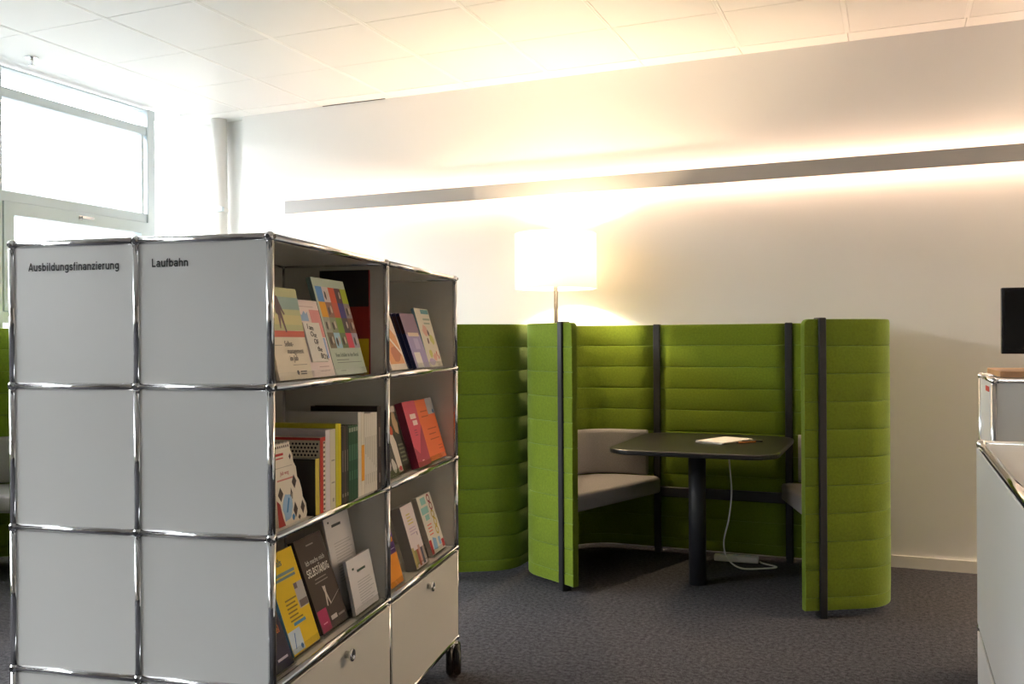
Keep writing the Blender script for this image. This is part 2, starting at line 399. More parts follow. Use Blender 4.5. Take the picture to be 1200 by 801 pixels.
b2['label'] = 'green felt booth whose rounded side glows beside the floor lamp, behind the bookcase'
b3 = copy_tree(booth); b3.location = (-4.965, 3.0, 0); b3.rotation_euler = (0, 0, PI / 2)
b3['label'] = 'green felt booth with daylit grey seat standing under the window'

# table
tb = empty('booth_table', (-0.945, 5.5, 0))
TX, TY = -0.945, 5.5
obj('tabletop', prism_me('tabletop', rrect(-0.43, 0.425, -1.03, -0.07, 0.15, 10), 0.709, 0.734, 0.006, 2), M_table, tb)
obj('column', cyl_me('column', 0.045, 0.0, 0.700, 32), M_column, tb, (-0.022, -0.665, 0))
obj('mounting_plate', box_me('mounting_plate', -0.16, 0.12, -0.78, -0.55, 0.699, 0.709), M_column, tb)
tag(tb, 'black rounded table on a thick round column inside the green booth', 'table')
# papers and pens on the table
ps = empty('paper_stack', (-0.86, 5.055, 0.734), math.radians(-24))
rng = random.Random(3)
for k in range(6):
    obj('sheet', box_me('sheet', -0.085, 0.085, -0.145, 0.145, 0.0015 * k, 0.0015 * k + 0.0013), M_paper, ps, (rng.uniform(-.004, .004), rng.uniform(-.004, .004), 0), (0, 0, rng.uniform(-.05, .05)))
tag(ps, 'small stack of white papers lying on the black table', 'paper')
def pen(loc, rz, m, label):
    p = empty('pen', loc, rz)
    b = obj('barrel', cyl_me('barrel', 0.0045, -0.055, 0.05, 10), m, p, None, (PI / 2, 0, 0))
    obj('pen_tip', cyl_me('pen_tip', 0.0045, 0.05, 0.062, 10, 0.001), M_black, p, None, (PI / 2, 0, 0))
    obj('pen_clip', box_me('pen_clip', -0.0012, 0.0012, 0.012, 0.05, 0.004, 0.0065), M_chrome, p)
    tag(p, label, 'pen')
pen((-0.735, 5.00, 0.7386), math.radians(-50), flat(205, 120, 50), 'orange pen beside the papers on the black table')
pen((-0.715, 5.07, 0.7386), math.radians(-75), M_black, 'dark pen beside the papers on the black table')
# cable and power strip under the table
cb = tube_me('power_cable', smooth_pts([(-0.835, 5.02, 0.705), (-0.832, 5.05, 0.60), (-0.828, 5.08, 0.45), (-0.85, 5.12, 0.30), (-0.885, 5.16, 0.16), (-0.87, 5.20, 0.06), (-0.80, 5.22, 0.008), (-0.68, 5.27, 0.006), (-0.62, 5.33, 0.006), (-0.70, 5.385, 0.006), (-0.722, 5.405, 0.010)], 8), 0.0045, 8)
tag(obj('power_cable', cb, M_rubber), 'thin white cable hanging from the table down to the floor', 'cable')
st = empty('power_strip', (-0.93, 5.40, 0), math.radians(4))
obj('strip_body', box_me('strip_body', -0.05, 0.20, -0.025, 0.025, 0.0, 0.036, 0.006, 2), M_rubber, st)
for k in range(3): obj('socket', cyl_me('socket', 0.018, 0.0355, 0.037, 20), M_frame, st, (0.0 + 0.07 * k, 0, 0))
tag(st, 'white power strip on the floor behind the table column', 'power strip')

# floor lamp between the booths
LX, LY = -1.899, 5.235
lp = empty('floor_lamp', (LX, LY, 0))
obj('lamp_base', lathe_me('lamp_base', [(0, 0), (0.125, 0), (0.125, 0.012), (0.115, 0.018), (0.0, 0.022)], 40), M_pole, lp)
obj('pole', cyl_me('pole', 0.012, 0.02, 1.70, 16), M_pole, lp)
sh = lathe_me('lamp_shade', [(0.245, 1.601), (0.2475, 1.603), (0.2475, 1.935), (0.245, 1.937), (0.2425, 1.935), (0.2425, 1.603), (0.245, 1.601)], 56)
obj('lamp_shade', sh, M_shade, lp)
bm = bmesh.new()
for k in range(3):
    a = 2 * PI * k / 3
    m = Matrix.Rotation(a, 4, 'Z')
    v0 = len(bm.verts); add_box(bm, 0.0, 0.243, -0.002, 0.002, 1.70, 1.704)
    bm.verts.ensure_lookup_table()
    for v in bm.verts[v0:]: v.co = m @ v.co
obj('shade_ring', bm_mesh(bm, 'shade_ring'), M_pole, lp)
obj('bulb', lathe_me('bulb', [(0, 1.70), (0.014, 1.70), (0.014, 1.735), (0.02, 1.745), (0.0, 1.745)], 20), M_rubber, lp)
bl = bpy.data.lights.new('bulb_light', 'POINT'); bl.energy = BULB_POWER; bl.color = BULB_COL; bl.shadow_soft_size = 0.035
blo = bpy.data.objects.new('bulb_light', bl); COL.objects.link(blo); blo.parent = lp; blo.location = (0, 0, 1.772)
tag(lp, 'lit floor lamp with a white drum shade rising between the green booths', 'floor lamp')

fill_lamp = copy_tree(lp); fill_lamp.location = (2.7, 5.1, 0)  # added lamp out of view, warm fill for bookcase doors and shelves
fill_lamp['label'] = 'added off-frame fill lamp with a drum shade, beyond the monitor cabinet'
lp['group'] = fill_lamp['group'] = 'floor lamps'
for o in fill_lamp.children:
    if o.type == 'LIGHT': o.data = o.data.copy(); o.data.energy = FILL_LAMP_POWER; o.data.color = (1.0, 0.79, 0.57)

# ------------------------------------------------------------------ tubular furniture (chrome tubes, ball joints, sheet panels)
TR, BR = 0.0095, 0.0128
BALL = lathe_me('ball_connector', [(0, -BR)] + [(BR * math.cos(a), BR * math.sin(a)) for a in [(-PI / 2 + PI * k / 10) for k in range(1, 10)]] + [(0, BR)], 16)
BALLCAP = cyl_me('ball_cap', 0.0052, 0, 0.0015, 12)
TUBES = {}
def tube_part(length, axis, loc, parent):
    key = round(length, 4)
    if key not in TUBES: TUBES[key] = cyl_me('tube', TR, BR * 0.75, length - BR * 0.75, 14)
    return obj('tube', TUBES[key], M_chrome, parent, loc, {'z': (0, 0, 0), 'u': (0, PI / 2, 0), 'v': (-PI / 2, 0, 0)}[axis])
def frame(parent, us, vs, zs, caps=()):
    for i, u in enumerate(us):
        for j, v in enumerate(vs):
            for k, z in enumerate(zs):
                b = obj('ball_connector', BALL, M_chrome, parent, (u, v, z))
                if 'u' in caps and i == 0: obj('ball_cap', BALLCAP, M_black, b, (-BR + 0.0008, 0, 0), (0, -PI / 2, 0))
                if 'v' in caps and j == 0: obj('ball_cap', BALLCAP, M_black, b, (0, -BR + 0.0008, 0), (PI / 2, 0, 0))
                if k + 1 < len(zs): tube_part(zs[k + 1] - z, 'z', (u, v, z), parent)
                if i + 1 < len(us): tube_part(us[i + 1] - u, 'u', (u, v, z), parent)
                if j + 1 < len(vs): tube_part(vs[j + 1] - v, 'v', (u, v, z), parent)
PT = 0.0025
PME = {}
def panel(name, parent, m, axis, a0, a1, b0, b1, c):
    """thin sheet between tube centre lines; axis = normal"""
    g = 0.006
    key = (axis, round(a1 - a0, 4), round(b1 - b0, 4), m.name)
    if key not in PME:
        A, B = a1 - a0, b1 - b0
        r = {'u': (-PT, PT, g, A - g, g, B - g), 'v': (g, A - g, -PT, PT, g, B - g), 'z': (g, A - g, g, B - g, -PT, PT)}[axis]
        PME[key] = box_me('panel', *r)
    loc = {'u': (c, a0, b0), 'v': (a0, c, b0), 'z': (a0, b0, c)}[axis]
    return obj(name, PME[key], m, parent, loc)
def castor(parent, loc, rz):
    c = obj('castor', cyl_me('castor_stem', 0.011, 0.060, 0.13 - 0.004, 14), M_chrome, parent, loc, (0, 0, rz))
    tyre = lathe_me('wheel', [(0.0, -0.010), (0.034, -0.012), (0.052, -0.0145), (0.060, -0.010), (0.063, 0.0), (0.060, 0.010), (0.052, 0.0145), (0.034, 0.012), (0.0, 0.010)], 28)
    for sx in (-1, 1): obj('wheel', tyre, M_blackgloss, c, (0.0148 * sx, 0.012, 0.063), (0, PI / 2, 0))
    # chromed mudguard over the wheel
    bmg = bmesh.new(); rr = 0.0645; n = 10; rings = []
    for k in range(n + 1):
        a = math.radians(0 + 110 * k / n)
        rings.append([bmg.verts.new((x, 0.012 + r * math.cos(a), 0.063 + r * math.sin(a))) for x, r in ((-0.018, rr), (0.018, rr), (0.018, rr + 0.003), (-0.018, rr + 0.003))])
    for a, b in zip(rings, rings[1:]):
        for k in range(4): bmg.faces.new((a[k], a[(k + 1) % 4], b[(k + 1) % 4], b[k]))
    bmg.faces.new(rings[0]); bmg.faces.new(rings[-1][::-1])
    obj('wheel_guard', bm_mesh(bmg, 'wheel_guard'), M_chrome, c)
def knob(parent, loc):
    k = obj('knob', lathe_me('knob', [(0, 0), (0.010, 0), (0.009, 0.012), (0.0165, 0.016), (0.0175, 0.020), (0.0165, 0.023), (0.012, 0.0235), (0.0105, 0.0215), (0, 0.0215)], 24), M_chrome, parent, loc, (PI / 2, 0, 0))
    return k

# ------------------------------------------------------------------ rolling bookcase
SC = Vector((-1.33426, 1.73963, 0)); SROT = math.atan2(0.98560, -0.16910)
LEV = [0.13, 0.48, 0.83, 1.18, 1.53]
case = empty('rolling_bookcase', SC, SROT)
tag(case, 'white steel bookcase on castors with chrome tubes and tilted booklets on its shelves', 'bookcase')
us, vs = [0, 0.75, 1.5], [0, 0.35, 0.70]
frame(case, us, vs, LEV, ('u', 'v'))
dots = bmesh.new()
def dot(x, y):
    bmesh.ops.create_circle(dots, cap_ends=True, segments=6, radius=0.0016, matrix=Matrix.Translation((0, x, y)) @ Matrix.Rotation(-PI / 2, 4, 'Y'))
for k in range(18):
    dot(0.025 + k * 0.0176, 0.325); dot(0.325, 0.03 + k * 0.0165); dot(0.025, 0.03 + k * 0.0165)
dots_me = bm_mesh(dots, 'hole_light_dots')
for k in range(4):
    z = LEV[k]
    for j in range(2):
        for u in (0, 1.5): panel('end_panel', case, M_panel_plain if u == 0 else M_panel_warm, 'u', vs[j], vs[j + 1], z, LEV[k + 1], u)
        d = panel('divider_panel', case, M_panel_warm, 'u', vs[j], vs[j + 1], z, LEV[k + 1], 0.75)
        if j == 0: obj('hole_light_dots', dots_me, M_paper, d, (-PT - 0.0006, 0, 0))['kind'] = 'stuff'  # pale discs painted as light showing through the panel holes
    for i in range(2): panel('back_panel', case, M_panel_warm, 'v', us[i], us[i + 1], z, LEV[k + 1], 0.35)
for z in LEV:
    for i in range(2):
        for j in range(2): panel('top_panel' if z == LEV[-1] else 'shelf_panel', case, M_panel_warm, 'z', us[i], us[i + 1], vs[j], vs[j + 1], z)
door_me = box_me('door', 0.011, 0.739, -0.010, -0.004, 0.0105, 0.336, 0.0015, 1)
for i in range(2):
    d = obj('door', door_me, M_panel_warm, case, (us[i], 0, LEV[0]))
    knob(d, (0.3975 if i == 0 else 0.3625, -0.010, 0.300))
    d = obj('door', door_me, M_panel_warm, case, (us[i + 1], 0.70, LEV[0]), (0, 0, PI))
    knob(d, (0.375, -0.010, 0.300))
for (u, v, a) in ((1.440, -0.004, -1.09), (0.05, 0.03, 0.5), (1.455, 0.67, 0.4), (0.05, 0.67, -0.3)):
    castor(case, (u, v, 0.0), a - 0.18)
def arc(cx, cy, rx, ry, a0, a1, n=14):
    return [(cx + rx * math.cos(math.radians(a0 + (a1 - a0) * k / n)), cy + ry * math.sin(math.radians(a0 + (a1 - a0) * k / n))) for k in range(n + 1)]
GL = {   # bold grotesque letters as strokes: (advance, strokes)
 'A': (0.62, [[(0.06, 0), (0.31, 0.73)], [(0.31, 0.73), (0.56, 0)], [(0.15, 0.20), (0.47, 0.20)]]),
 'L': (0.52, [[(0.12, 0.73), (0.12, 0)], [(0.12, 0.065), (0.49, 0.065)]]),
 'u': (0.56, [[(0.11, 0.53), (0.11, 0.22)] + arc(0.275, 0.21, 0.165, 0.15, 180, 360), [(0.44, 0.53), (0.44, 0)]]),
 'n': (0.56, [[(0.11, 0), (0.11, 0.53)], arc(0.275, 0.32, 0.165, 0.15, 180, 0) + [(0.44, 0.32), (0.44, 0)]]),
 'h': (0.56, [[(0.11, 0), (0.11, 0.73)], arc(0.275, 0.32, 0.165, 0.15, 180, 0) + [(0.44, 0.32), (0.44, 0)]]),
 'a': (0.53, [arc(0.26, 0.36, 0.15, 0.115, 165, 0) + [(0.41, 0.36), (0.41, 0.08), (0.44, 0.0)], arc(0.235, 0.165, 0.155, 0.11, 0, 360)]),
 'b': (0.57, [[(0.11, 0), (0.11, 0.73)], arc(0.285, 0.265, 0.175, 0.205, 0, 360)]),
 'd': (0.57, [[(0.46, 0), (0.46, 0.73)], arc(0.285, 0.265, 0.175, 0.205, 0, 360)]),
 'g': (0.57, [[(0.46, 0.53), (0.46, 0.0)] + arc(0.285, -0.02, 0.175, 0.125, 0, -155), arc(0.285, 0.275, 0.175, 0.195, 0, 360)]),
 'e': (0.53, [[(0.09, 0.265), (0.44, 0.265)], arc(0.265, 0.265, 0.175, 0.205, 0, 315)]),
 's': (0.50, [arc(0.25, 0.372, 0.145, 0.098, 25, 270), arc(0.25, 0.163, 0.155, 0.105, 90, -158)]),
 'i': (0.26, [[(0.13, 0), (0.13, 0.53)], [(0.13, 0.61), (0.13, 0.73)]]),
 'l': (0.26, [[(0.13, 0), (0.13, 0.73)]]),
 'f': (0.32, [[(0.14, 0), (0.14, 0.57)] + arc(0.26, 0.575, 0.12, 0.095, 180, 85), [(0.02, 0.475), (0.29, 0.475)]]),
 'z': (0.47, [[(0.05, 0.47), (0.42, 0.47)], [(0.39, 0.47), (0.08, 0.065)], [(0.05, 0.065), (0.43, 0.065)]]),
 'S': (0.56, [arc(0.28, 0.535, 0.17, 0.135, 25, 270), arc(0.28, 0.225, 0.18, 0.165, 90, -158)]),
 'E': (0.50, [[(0.12, 0), (0.12, 0.73)], [(0.12, 0.67), (0.46, 0.67)], [(0.12, 0.375), (0.43, 0.375)], [(0.12, 0.06), (0.46, 0.06)]]),
 'B': (0.58, [[(0.12, 0), (0.12, 0.73)], [(0.12, 0.67), (0.27, 0.67)] + arc(0.28, 0.53, 0.16, 0.14, 90, -90) + [(0.12, 0.39)], [(0.27, 0.39)] + arc(0.29, 0.225, 0.18, 0.165, 90, -90) + [(0.12, 0.06)]]),
 'T': (0.50, [[(0.25, 0), (0.25, 0.70)], [(0.03, 0.67), (0.47, 0.67)]]),
 'N': (0.62, [[(0.12, 0), (0.12, 0.73)], [(0.12, 0.70), (0.50, 0.03)], [(0.50, 0), (0.50, 0.73)]]),
 'D': (0.60, [[(0.12, 0), (0.12, 0.73)], [(0.12, 0.67), (0.24, 0.67)] + arc(0.25, 0.365, 0.23, 0.305, 90, -90) + [(0.12, 0.06)]]),
 'I': (0.26, [[(0.13, 0), (0.13, 0.73)]]),
 'G': (0.62, [arc(0.31, 0.365, 0.21, 0.305, 45, 330), [(0.50, 0.0), (0.50, 0.34)], [(0.33, 0.34), (0.56, 0.34)]]),
 'Ä': (0.62, [[(0.06, 0), (0.31, 0.73)], [(0.31, 0.73), (0.56, 0)], [(0.15, 0.20), (0.47, 0.20)], [(0.19, 0.80), (0.19, 0.92)], [(0.43, 0.80), (0.43, 0.92)]]),
 'r': (0.37, [[(0.11, 0), (0.11, 0.53)], arc(0.255, 0.32, 0.145, 0.15, 180, 72)]),
}
def stroke_text(txt, width, cap, th):
    bm = bmesh.new(); x = 0.0; tot = sum(GL[c][0] for c in txt); kx, kz = width / tot, cap / 0.73
    for ch in txt:
        for st in GL[ch][1]:
            P = [Vector((px + x, py)) for px, py in st]; N = normals2d(P)
            a = [bm.verts.new(((p.x + n.x * th / 2) * kx, (p.y + n.y * th / 2) * kz, 0)) for p, n in zip(P, N)]
            b = [bm.verts.new(((p.x - n.x * th / 2) * kx, (p.y - n.y * th / 2) * kz, 0)) for p, n in zip(P, N)]
            for k in range(len(P) - 1): bm.faces.new((a[k], a[k + 1], b[k + 1], b[k]))
        x += GL[ch][0]
    me = bpy.data.meshes.new('lettering'); bm.to_mesh(me); bm.free(); return me
def fit_text(txt, width, cap, v, z, th):
    me = stroke_text(txt, width, cap, th)
    t = obj('lettering', me, M_text, case); t['kind'] = 'stuff'
    # text x axis -> -v, y axis -> z, normal -> -u
    t.matrix_local = Matrix(((0, 0, -1, -PT - 0.0012), (-1, 0, 0, v), (0, 1, 0, z), (0, 0, 0, 1)))
fit_text('Ausbildungsfinanzierung', 0.256, 0.0200, 0.651, 1.4635, 0.135)
fit_text('Laufbahn', 0.099, 0.0200, 0.3075, 1.4660, 0.135)

# ------------------------------------------------------------------ books, booklets and holders
def shelf_root(name, u, v, z, lean=0.0, turn=0.0):
    o = bpy.data.objects.new(name, None); COL.objects.link(o); o.empty_display_size = 0.05
    M = Matrix.Translation(SC) @ Matrix.Rotation(SROT, 4, 'Z') @ Matrix.Translation((u, v, z)) @ Matrix.Rotation(turn, 4, 'Z') @ Matrix.Rotation(-lean, 4, 'X')
    o.location, o.rotation_euler = M.to_translation(), M.to_euler(); return o
def book_parts(root, w, t, h, cover, spine=None, pages=M_pages, soft=True):
    """spine at x=0, front cover at y=0, back cover at y=t"""
    ct = 0.0008 if soft else 0.002; i = 0.001 if soft else 0.004
    c = obj('cover', boxes_me('cover', [(ct, w, 0, ct, 0, h), (ct, w, t - ct, t, 0, h)]), cover, root)
    obj('spine', box_me('spine', 0, ct, 0, t, 0, h), spine or cover, root)
    obj('pages', box_me('pages', ct, w - i, ct, t - ct, i, h - i), pages, root)
    return c
def deco(root, m, polys, y=-0.0006, name='cover_print'):
    """flat print on the front cover: polygons in (x across, z up); a few pieces are parts, many tiny ones one part"""
    sets = [[P] for P in polys] if len(polys) <= 4 else [polys]
    for Q in sets:
        bm = bmesh.new()
        for P in Q: bm.faces.new([bm.verts.new((x, y, z)) for x, z in P])
        me = bpy.data.meshes.new(name); bm.to_mesh(me); bm.free()
        o = obj(name, me, m, root)
        if len(Q) > 1: o['kind'] = 'stuff'
def R(x0, x1, z0, z1): return [(x0, z0), (x1, z0), (x1, z1), (x0, z1)]
def lines(x0, x1, z_top, n, dz, th, jit=0.25, seed=1):
    r = random.Random(seed); return [R(x0, x1 - (x1 - x0) * jit * r.random(), z_top - k * dz - th, z_top - k * dz) for k in range(n)]
def words(root, txt, m, x, z, size, y=-0.0010, bold=0.0, rot=0.0, xs=1.0, align='LEFT'):
    t = obj('cover_lettering', text_me(txt, size, bold, align), m, root)
    t.matrix_local = Matrix.Translation((x, y, z)) @ Matrix.Rotation(-rot, 4, 'Y') @ Matrix(((1, 0, 0, 0), (0, 0, -1, 0), (0, 1, 0, 0), (0, 0, 0, 1))) @ Matrix.Diagonal((xs, 1, 1, 1))
    return t
def blot(cx, cz, rx, rz, n=10, seed=0):
    r = random.Random(seed); return [(cx + rx * math.cos(2 * PI * k / n) * (0.75 + 0.4 * r.random()), cz + rz * math.sin(2 * PI * k / n) * (0.75 + 0.4 * r.random())) for k in range(n)]
def holder(u, v, z, w, lean, h, t, lip=0.018, label='', sides=False, depth=None, foot=0.10):
    """clear acrylic stand: back plate, floor, front lip; local y=0 is the front face of what it carries"""
    r = shelf_root('brochure_holder', u, v, z, lean)
    T = 0.002; d = (depth or t) + 0.0015
    obj('back_plate', box_me('back_plate', -0.004, w + 0.004, d, d + T, 0, h), M_acryl, r)
    obj('holder_floor', box_me('holder_floor', -0.004, w + 0.004, -0.0035, d, -0.0035, -0.0015), M_acryl, r)
    obj('front_lip', box_me('front_lip', -0.004, w + 0.004, -0.0045, -0.0025, -0.0035, lip), M_acryl, r)
    if sides:
        for x in (-0.0045, w + 0.0025): obj('side_plate', box_me('side_plate', x, x + T, -0.0025, d, -0.0015, h * 0.92), M_acryl, r)
    # foot on the shelf behind, carrying the back plate
    th = 0.0022
    bmf = bmesh.new(); c, s = math.cos(lean), math.sin(lean)
    def loc(y, zz): return (y * c - zz * s, y * s + zz * c)   # upright coordinates -> leaning frame
    zfloor = FLOOR_GAP
    y0, z0 = loc(-0.006, -zfloor); y1, z1 = loc(foot, -zfloor); y2, z2 = loc(foot, -zfloor + th); y3, z3 = loc(-0.006, -zfloor + th)
    quad = [(y0, z0), (y1, z1), (y2, z2), (y3, z3)]
    a = [bmf.verts.new((-0.003, y, zz)) for y, zz in quad]; b = [bmf.verts.new((w + 0.003, y, zz)) for y, zz in quad]
    bmf.faces.new(a[::-1]); bmf.faces.new(b)
    for k in range(4): bmf.faces.new((a[k], a[(k + 1) % 4], b[(k + 1) % 4], b[k]))
    obj('holder_foot', bm_mesh(bmf, 'holder_foot'), M_acryl, r)
    tag(r, label, 'holder'); return r
FLOOR_GAP = 0.0095
def on_shelf(lv): return LEV[lv] + PT + 0.0005
def leaning(name, label, cat, lv, u, v, w, h, t, top_back, cover, spine=None, soft=True, hold=None, group=None, lift=None, **kw):
    """leaning front-facing item on its own clear holder; top_back = how far the top sits behind the bottom"""
    lean = math.asin(min(0.6, top_back / h)); z = on_shelf(lv) + FLOOR_GAP
    r = shelf_root(name, u, v, z, lean)
    book_parts(r, w, t, h, cover, spine, soft=soft)
    tag(r, label, cat, group)
    if hold is not None: holder(u, v, z, w, lean, h * 0.8, t, label=hold, **kw)
    return r
white, offw = flat(238, 234, 226), flat(228, 222, 210)

# --- top shelf, bay next to the lettered end
r = leaning('booklet', 'cream booklet with painted striding figure above a red stripe', 'booklet', 3, 0.085, 0.020, 0.183, 0.236, 0.008, 0.050, flat(236, 226, 205), hold='clear acrylic stand under the cream booklet with painted figure')
deco(r, flat(196, 200, 150), [R(0, 0.183, 0.125, 0.236)])
deco(r, flat(150, 180, 175), [R(0, 0.183, 0.180, 0.212)], -0.0008)
deco(r, flat(214, 208, 150), [R(0, 0.183, 0.140, 0.165)], -0.0008)
deco(r, flat(205, 95, 75), [R(0, 0.183, 0.108, 0.124)])
deco(r, flat(95, 72, 78), [[(0.052, 0.214), (0.068, 0.214), (0.086, 0.178), (0.094, 0.168), (0.088, 0.164), (0.076, 0.178), (0.088, 0.122), (0.082, 0.119), (0.068, 0.158), (0.060, 0.130), (0.055, 0.130), (0.056, 0.165), (0.046, 0.170)], blot(0.058, 0.222, 0.007, 0.008, 10, 3)], -0.0010)
deco(r, flat(190, 80, 70), [[(0.0, 0.165), (0.035, 0.165), (0.04, 0.20), (0.01, 0.205)]], -0.0009)
for k, (tx, x) in enumerate((('Selbst-', 0.06), ('management', 0.068), ('im Job', 0.074))): words(r, tx, flat(115, 102, 92), x, 0.084 - 0.0185 * k, 0.0205, bold=-0.008, xs=0.85)
deco(r, flat(150, 140, 125), lines(0.085, 0.165, 0.037, 1, 0.01, 0.0015) + lines(0.005, 0.05, 0.088, 1, 0.01, 0.0015, seed=3))
deco(r, flat(60, 55, 55), [blot(0.105, 0.016, 0.007, 0.007, 8, 4)] + lines(0.118, 0.160, 0.020, 2, 0.006, 0.003, seed=5))
r = leaning('booklet', 'pale pink booklet with a small white handwritten card on its cover', 'booklet', 3, 0.284, 0.030, 0.150, 0.215, 0.007, 0.058, flat(240, 222, 218), hold='clear acrylic stand under the pale pink booklet')
deco(r, flat(150, 180, 215), [[(0.012, 0.155), (0.07, 0.155), (0.07, 0.182), (0.06, 0.175), (0.05, 0.184), (0.035, 0.172), (0.02, 0.174)]])
deco(r, flat(224, 150, 150), [R(0.085, 0.148, 0.110, 0.188)])
deco(r, flat(150, 175, 220), [R(0.128, 0.140, 0.050, 0.108)])
deco(r, flat(190, 160, 160), lines(0.02, 0.12, 0.197, 1, 0.01, 0.0015) + lines(0.06, 0.14, 0.028, 2, 0.012, 0.002, seed=2))
cd_ = obj('glued_card', box_me('glued_card', 0.018, 0.118, -0.0055, -0.0002, 0.040, 0.150, 0.001, 1), white, r)
for k, tx in enumerate(('I am', 'Out', 'OF', 'the', 'BOX')): words(r, tx, M_text, 0.035 + 0.010 * k, 0.132 - 0.0205 * k, 0.021, -0.0062, 0.0, -0.15)
r = leaning('photo_catalogue', 'tall pale green catalogue with a mosaic of coloured squares and photos', 'catalogue', 3, 0.446, 0.034, 0.228, 0.288, 0.014, 0.078, flat(190, 205, 190), flat(120, 140, 135), hold='clear acrylic stand under the pale green mosaic catalogue')
mos = [[(90, 150, 215), (215, 205, 205), (215, 90, 60), (90, 60, 70), (170, 190, 40)], [(235, 170, 50), (150, 110, 95), (205, 95, 70), (60, 55, 130), (150, 140, 140)], [(165, 165, 150), (140, 150, 120), (125, 160, 60), (80, 70, 75), (130, 90, 80)], [(120, 110, 90), (165, 205, 220), (110, 130, 90), (225, 80, 105), (175, 170, 185)]]
for i, row in enumerate(mos):
    for j, c in enumerate(row):
        x0 = 0.012 + 0.043 * j; z1 = 0.262 - 0.046 * i
        deco(r, flat(*c), [R(x0, x0 + 0.043, z1 - 0.046, z1)])
        if max(c) - min(c) < 60:
            deco(r, flat(70, 60, 60), [blot(x0 + 0.014, z1 - 0.026, 0.007, 0.014, 9, i * 7 + j)], -0.0008)
            deco(r, flat(205, 195, 180), [blot(x0 + 0.030, z1 - 0.022, 0.006, 0.012, 9, i * 5 + j + 40)], -0.0008)
words(r, 'Vom Schüler in den Beruf', flat(120, 140, 125), 0.030, 0.052, 0.0175, xs=0.9)
deco(r, flat(110, 125, 115), lines(0.030, 0.12, 0.044, 1, 0.01, 0.002) + lines(0.030, 0.215, 0.036, 1, 0.01, 0.0015) + lines(0.04, 0.08, 0.012, 1, 0.01, 0.0015))
# upright folder in black, red and gold against the divider
r = shelf_root('striped_folder', 0.742, 0.050, on_shelf(3), 0, PI / 2)
cv = book_parts(r, 0.165, 0.010, 0.326, flat(24, 20, 22), flat(165, 35, 30), soft=True)
back_y = 0.0106
for m, z0, z1 in ((flat(24, 20, 22), 0.212, 0.326), (flat(160, 40, 28), 0.112, 0.212), (flat(225, 190, 20), 0.0, 0.112)):
    bmq = bmesh.new(); bmq.faces.new([bmq.verts.new(p) for p in ((0.0005, back_y, z0), (0.0005, back_y, z1), (0.1645, back_y, z1), (0.1645, back_y, z0))])
    me = bpy.data.meshes.new('stripe'); bmq.to_mesh(me); bmq.free(); obj('stripe', me, m, r)
tag(r, 'upright folder striped black, red and gold beside the mosaic catalogue', 'folder')

# --- top shelf, far bay
r = leaning('magazine', 'magazine with an orange picture cover next to the navy books', 'magazine', 3, 0.868, 0.030, 0.167, 0.195, 0.006, 0.066, flat(240, 225, 210), flat(70, 70, 95), hold='clear acrylic stand under the orange picture magazine')
deco(r, flat(222, 160, 110), [[(0.02, 0.02), (0.155, 0.02), (0.15, 0.12), (0.06, 0.19), (0.02, 0.18)]])
deco(r, flat(190, 120, 85), [blot(0.10, 0.055, 0.045, 0.03, 11, 2)], -0.0008)
deco(r, flat(90, 90, 120), [R(0.0, 0.012, 0.0, 0.15)])
deco(r, flat(245, 235, 220), [[(0.05, 0.13), (0.15, 0.05), (0.155, 0.06), (0.055, 0.14)]], -0.0010)
for k in range(3):
    r = leaning('navy_book', ['front navy book with a lilac cover, first of three leaning together', 'middle navy book of three leaning together on the top shelf', 'rear navy book of three leaning together on the top shelf'][k], 'book', 3, 1.110, 0.024 + 0.0155 * k, 0.152, 0.205, 0.0135, 0.066, flat(165, 155, 200), flat(22, 30, 85), hold='clear acrylic stand carrying the three navy books' if k == 0 else None, depth=0.0135 * 3.6)
    bmq = bmesh.new(); bmq.faces.new([bmq.verts.new(p) for p in ((-0.0006, 0.001, 0.13), (-0.0006, 0.001, 0.195), (-0.0006, 0.0125, 0.195), (-0.0006, 0.0125, 0.13))][::-1])
    me = bpy.data.meshes.new('spine_print'); bmq.to_mesh(me); bmq.free(); obj('spine_print', me, flat(60, 22, 45), r)
    if k == 0:
        deco(r, flat(150, 125, 150), [R(0.0, 0.152, 0.125, 0.205)])
        deco(r, flat(235, 215, 195), [R(0.02, 0.135, 0.118, 0.132)], -0.0008)
        deco(r, flat(235, 230, 225), [R(0.02, 0.085, 0.002, 0.058)], -0.0008)
        deco(r, flat(190, 180, 215), [R(0.06, 0.11, 0.07, 0.11)], -0.0008)
r = leaning('booklet', 'pale booklet with soft pastel swirls and a teal band at the top', 'booklet', 3, 1.273, 0.030, 0.163, 0.226, 0.012, 0.062, flat(228, 222, 205), flat(130, 170, 185), hold='clear acrylic stand under the pastel booklet with teal band')
deco(r, flat(95, 150, 160), [R(0.065, 0.155, 0.205, 0.222)])
deco(r, flat(170, 180, 160), [R(0.07, 0.15, 0.180, 0.188), R(0.07, 0.14, 0.165, 0.171)])
deco(r, flat(225, 180, 165), [blot(0.06, 0.14, 0.03, 0.022, 10, 1), blot(0.10, 0.035, 0.022, 0.016, 9, 5)])
deco(r, flat(105, 80, 80), [blot(0.09, 0.130, 0.010, 0.014, 8, 2), blot(0.065, 0.100, 0.010, 0.014, 8, 3)], -0.0008)
deco(r, flat(205, 205, 120), [blot(0.115, 0.105, 0.026, 0.02, 9, 4), blot(0.06, 0.05, 0.022, 0.018, 9, 8)])
deco(r, flat(190, 175, 205), [blot(0.05, 0.018, 0.04, 0.014, 9, 6)])
deco(r, flat(200, 90, 80), [blot(0.125, 0.05, 0.007, 0.012, 8, 7), blot(0.14, 0.035, 0.006, 0.010, 8, 9)], -0.0008)

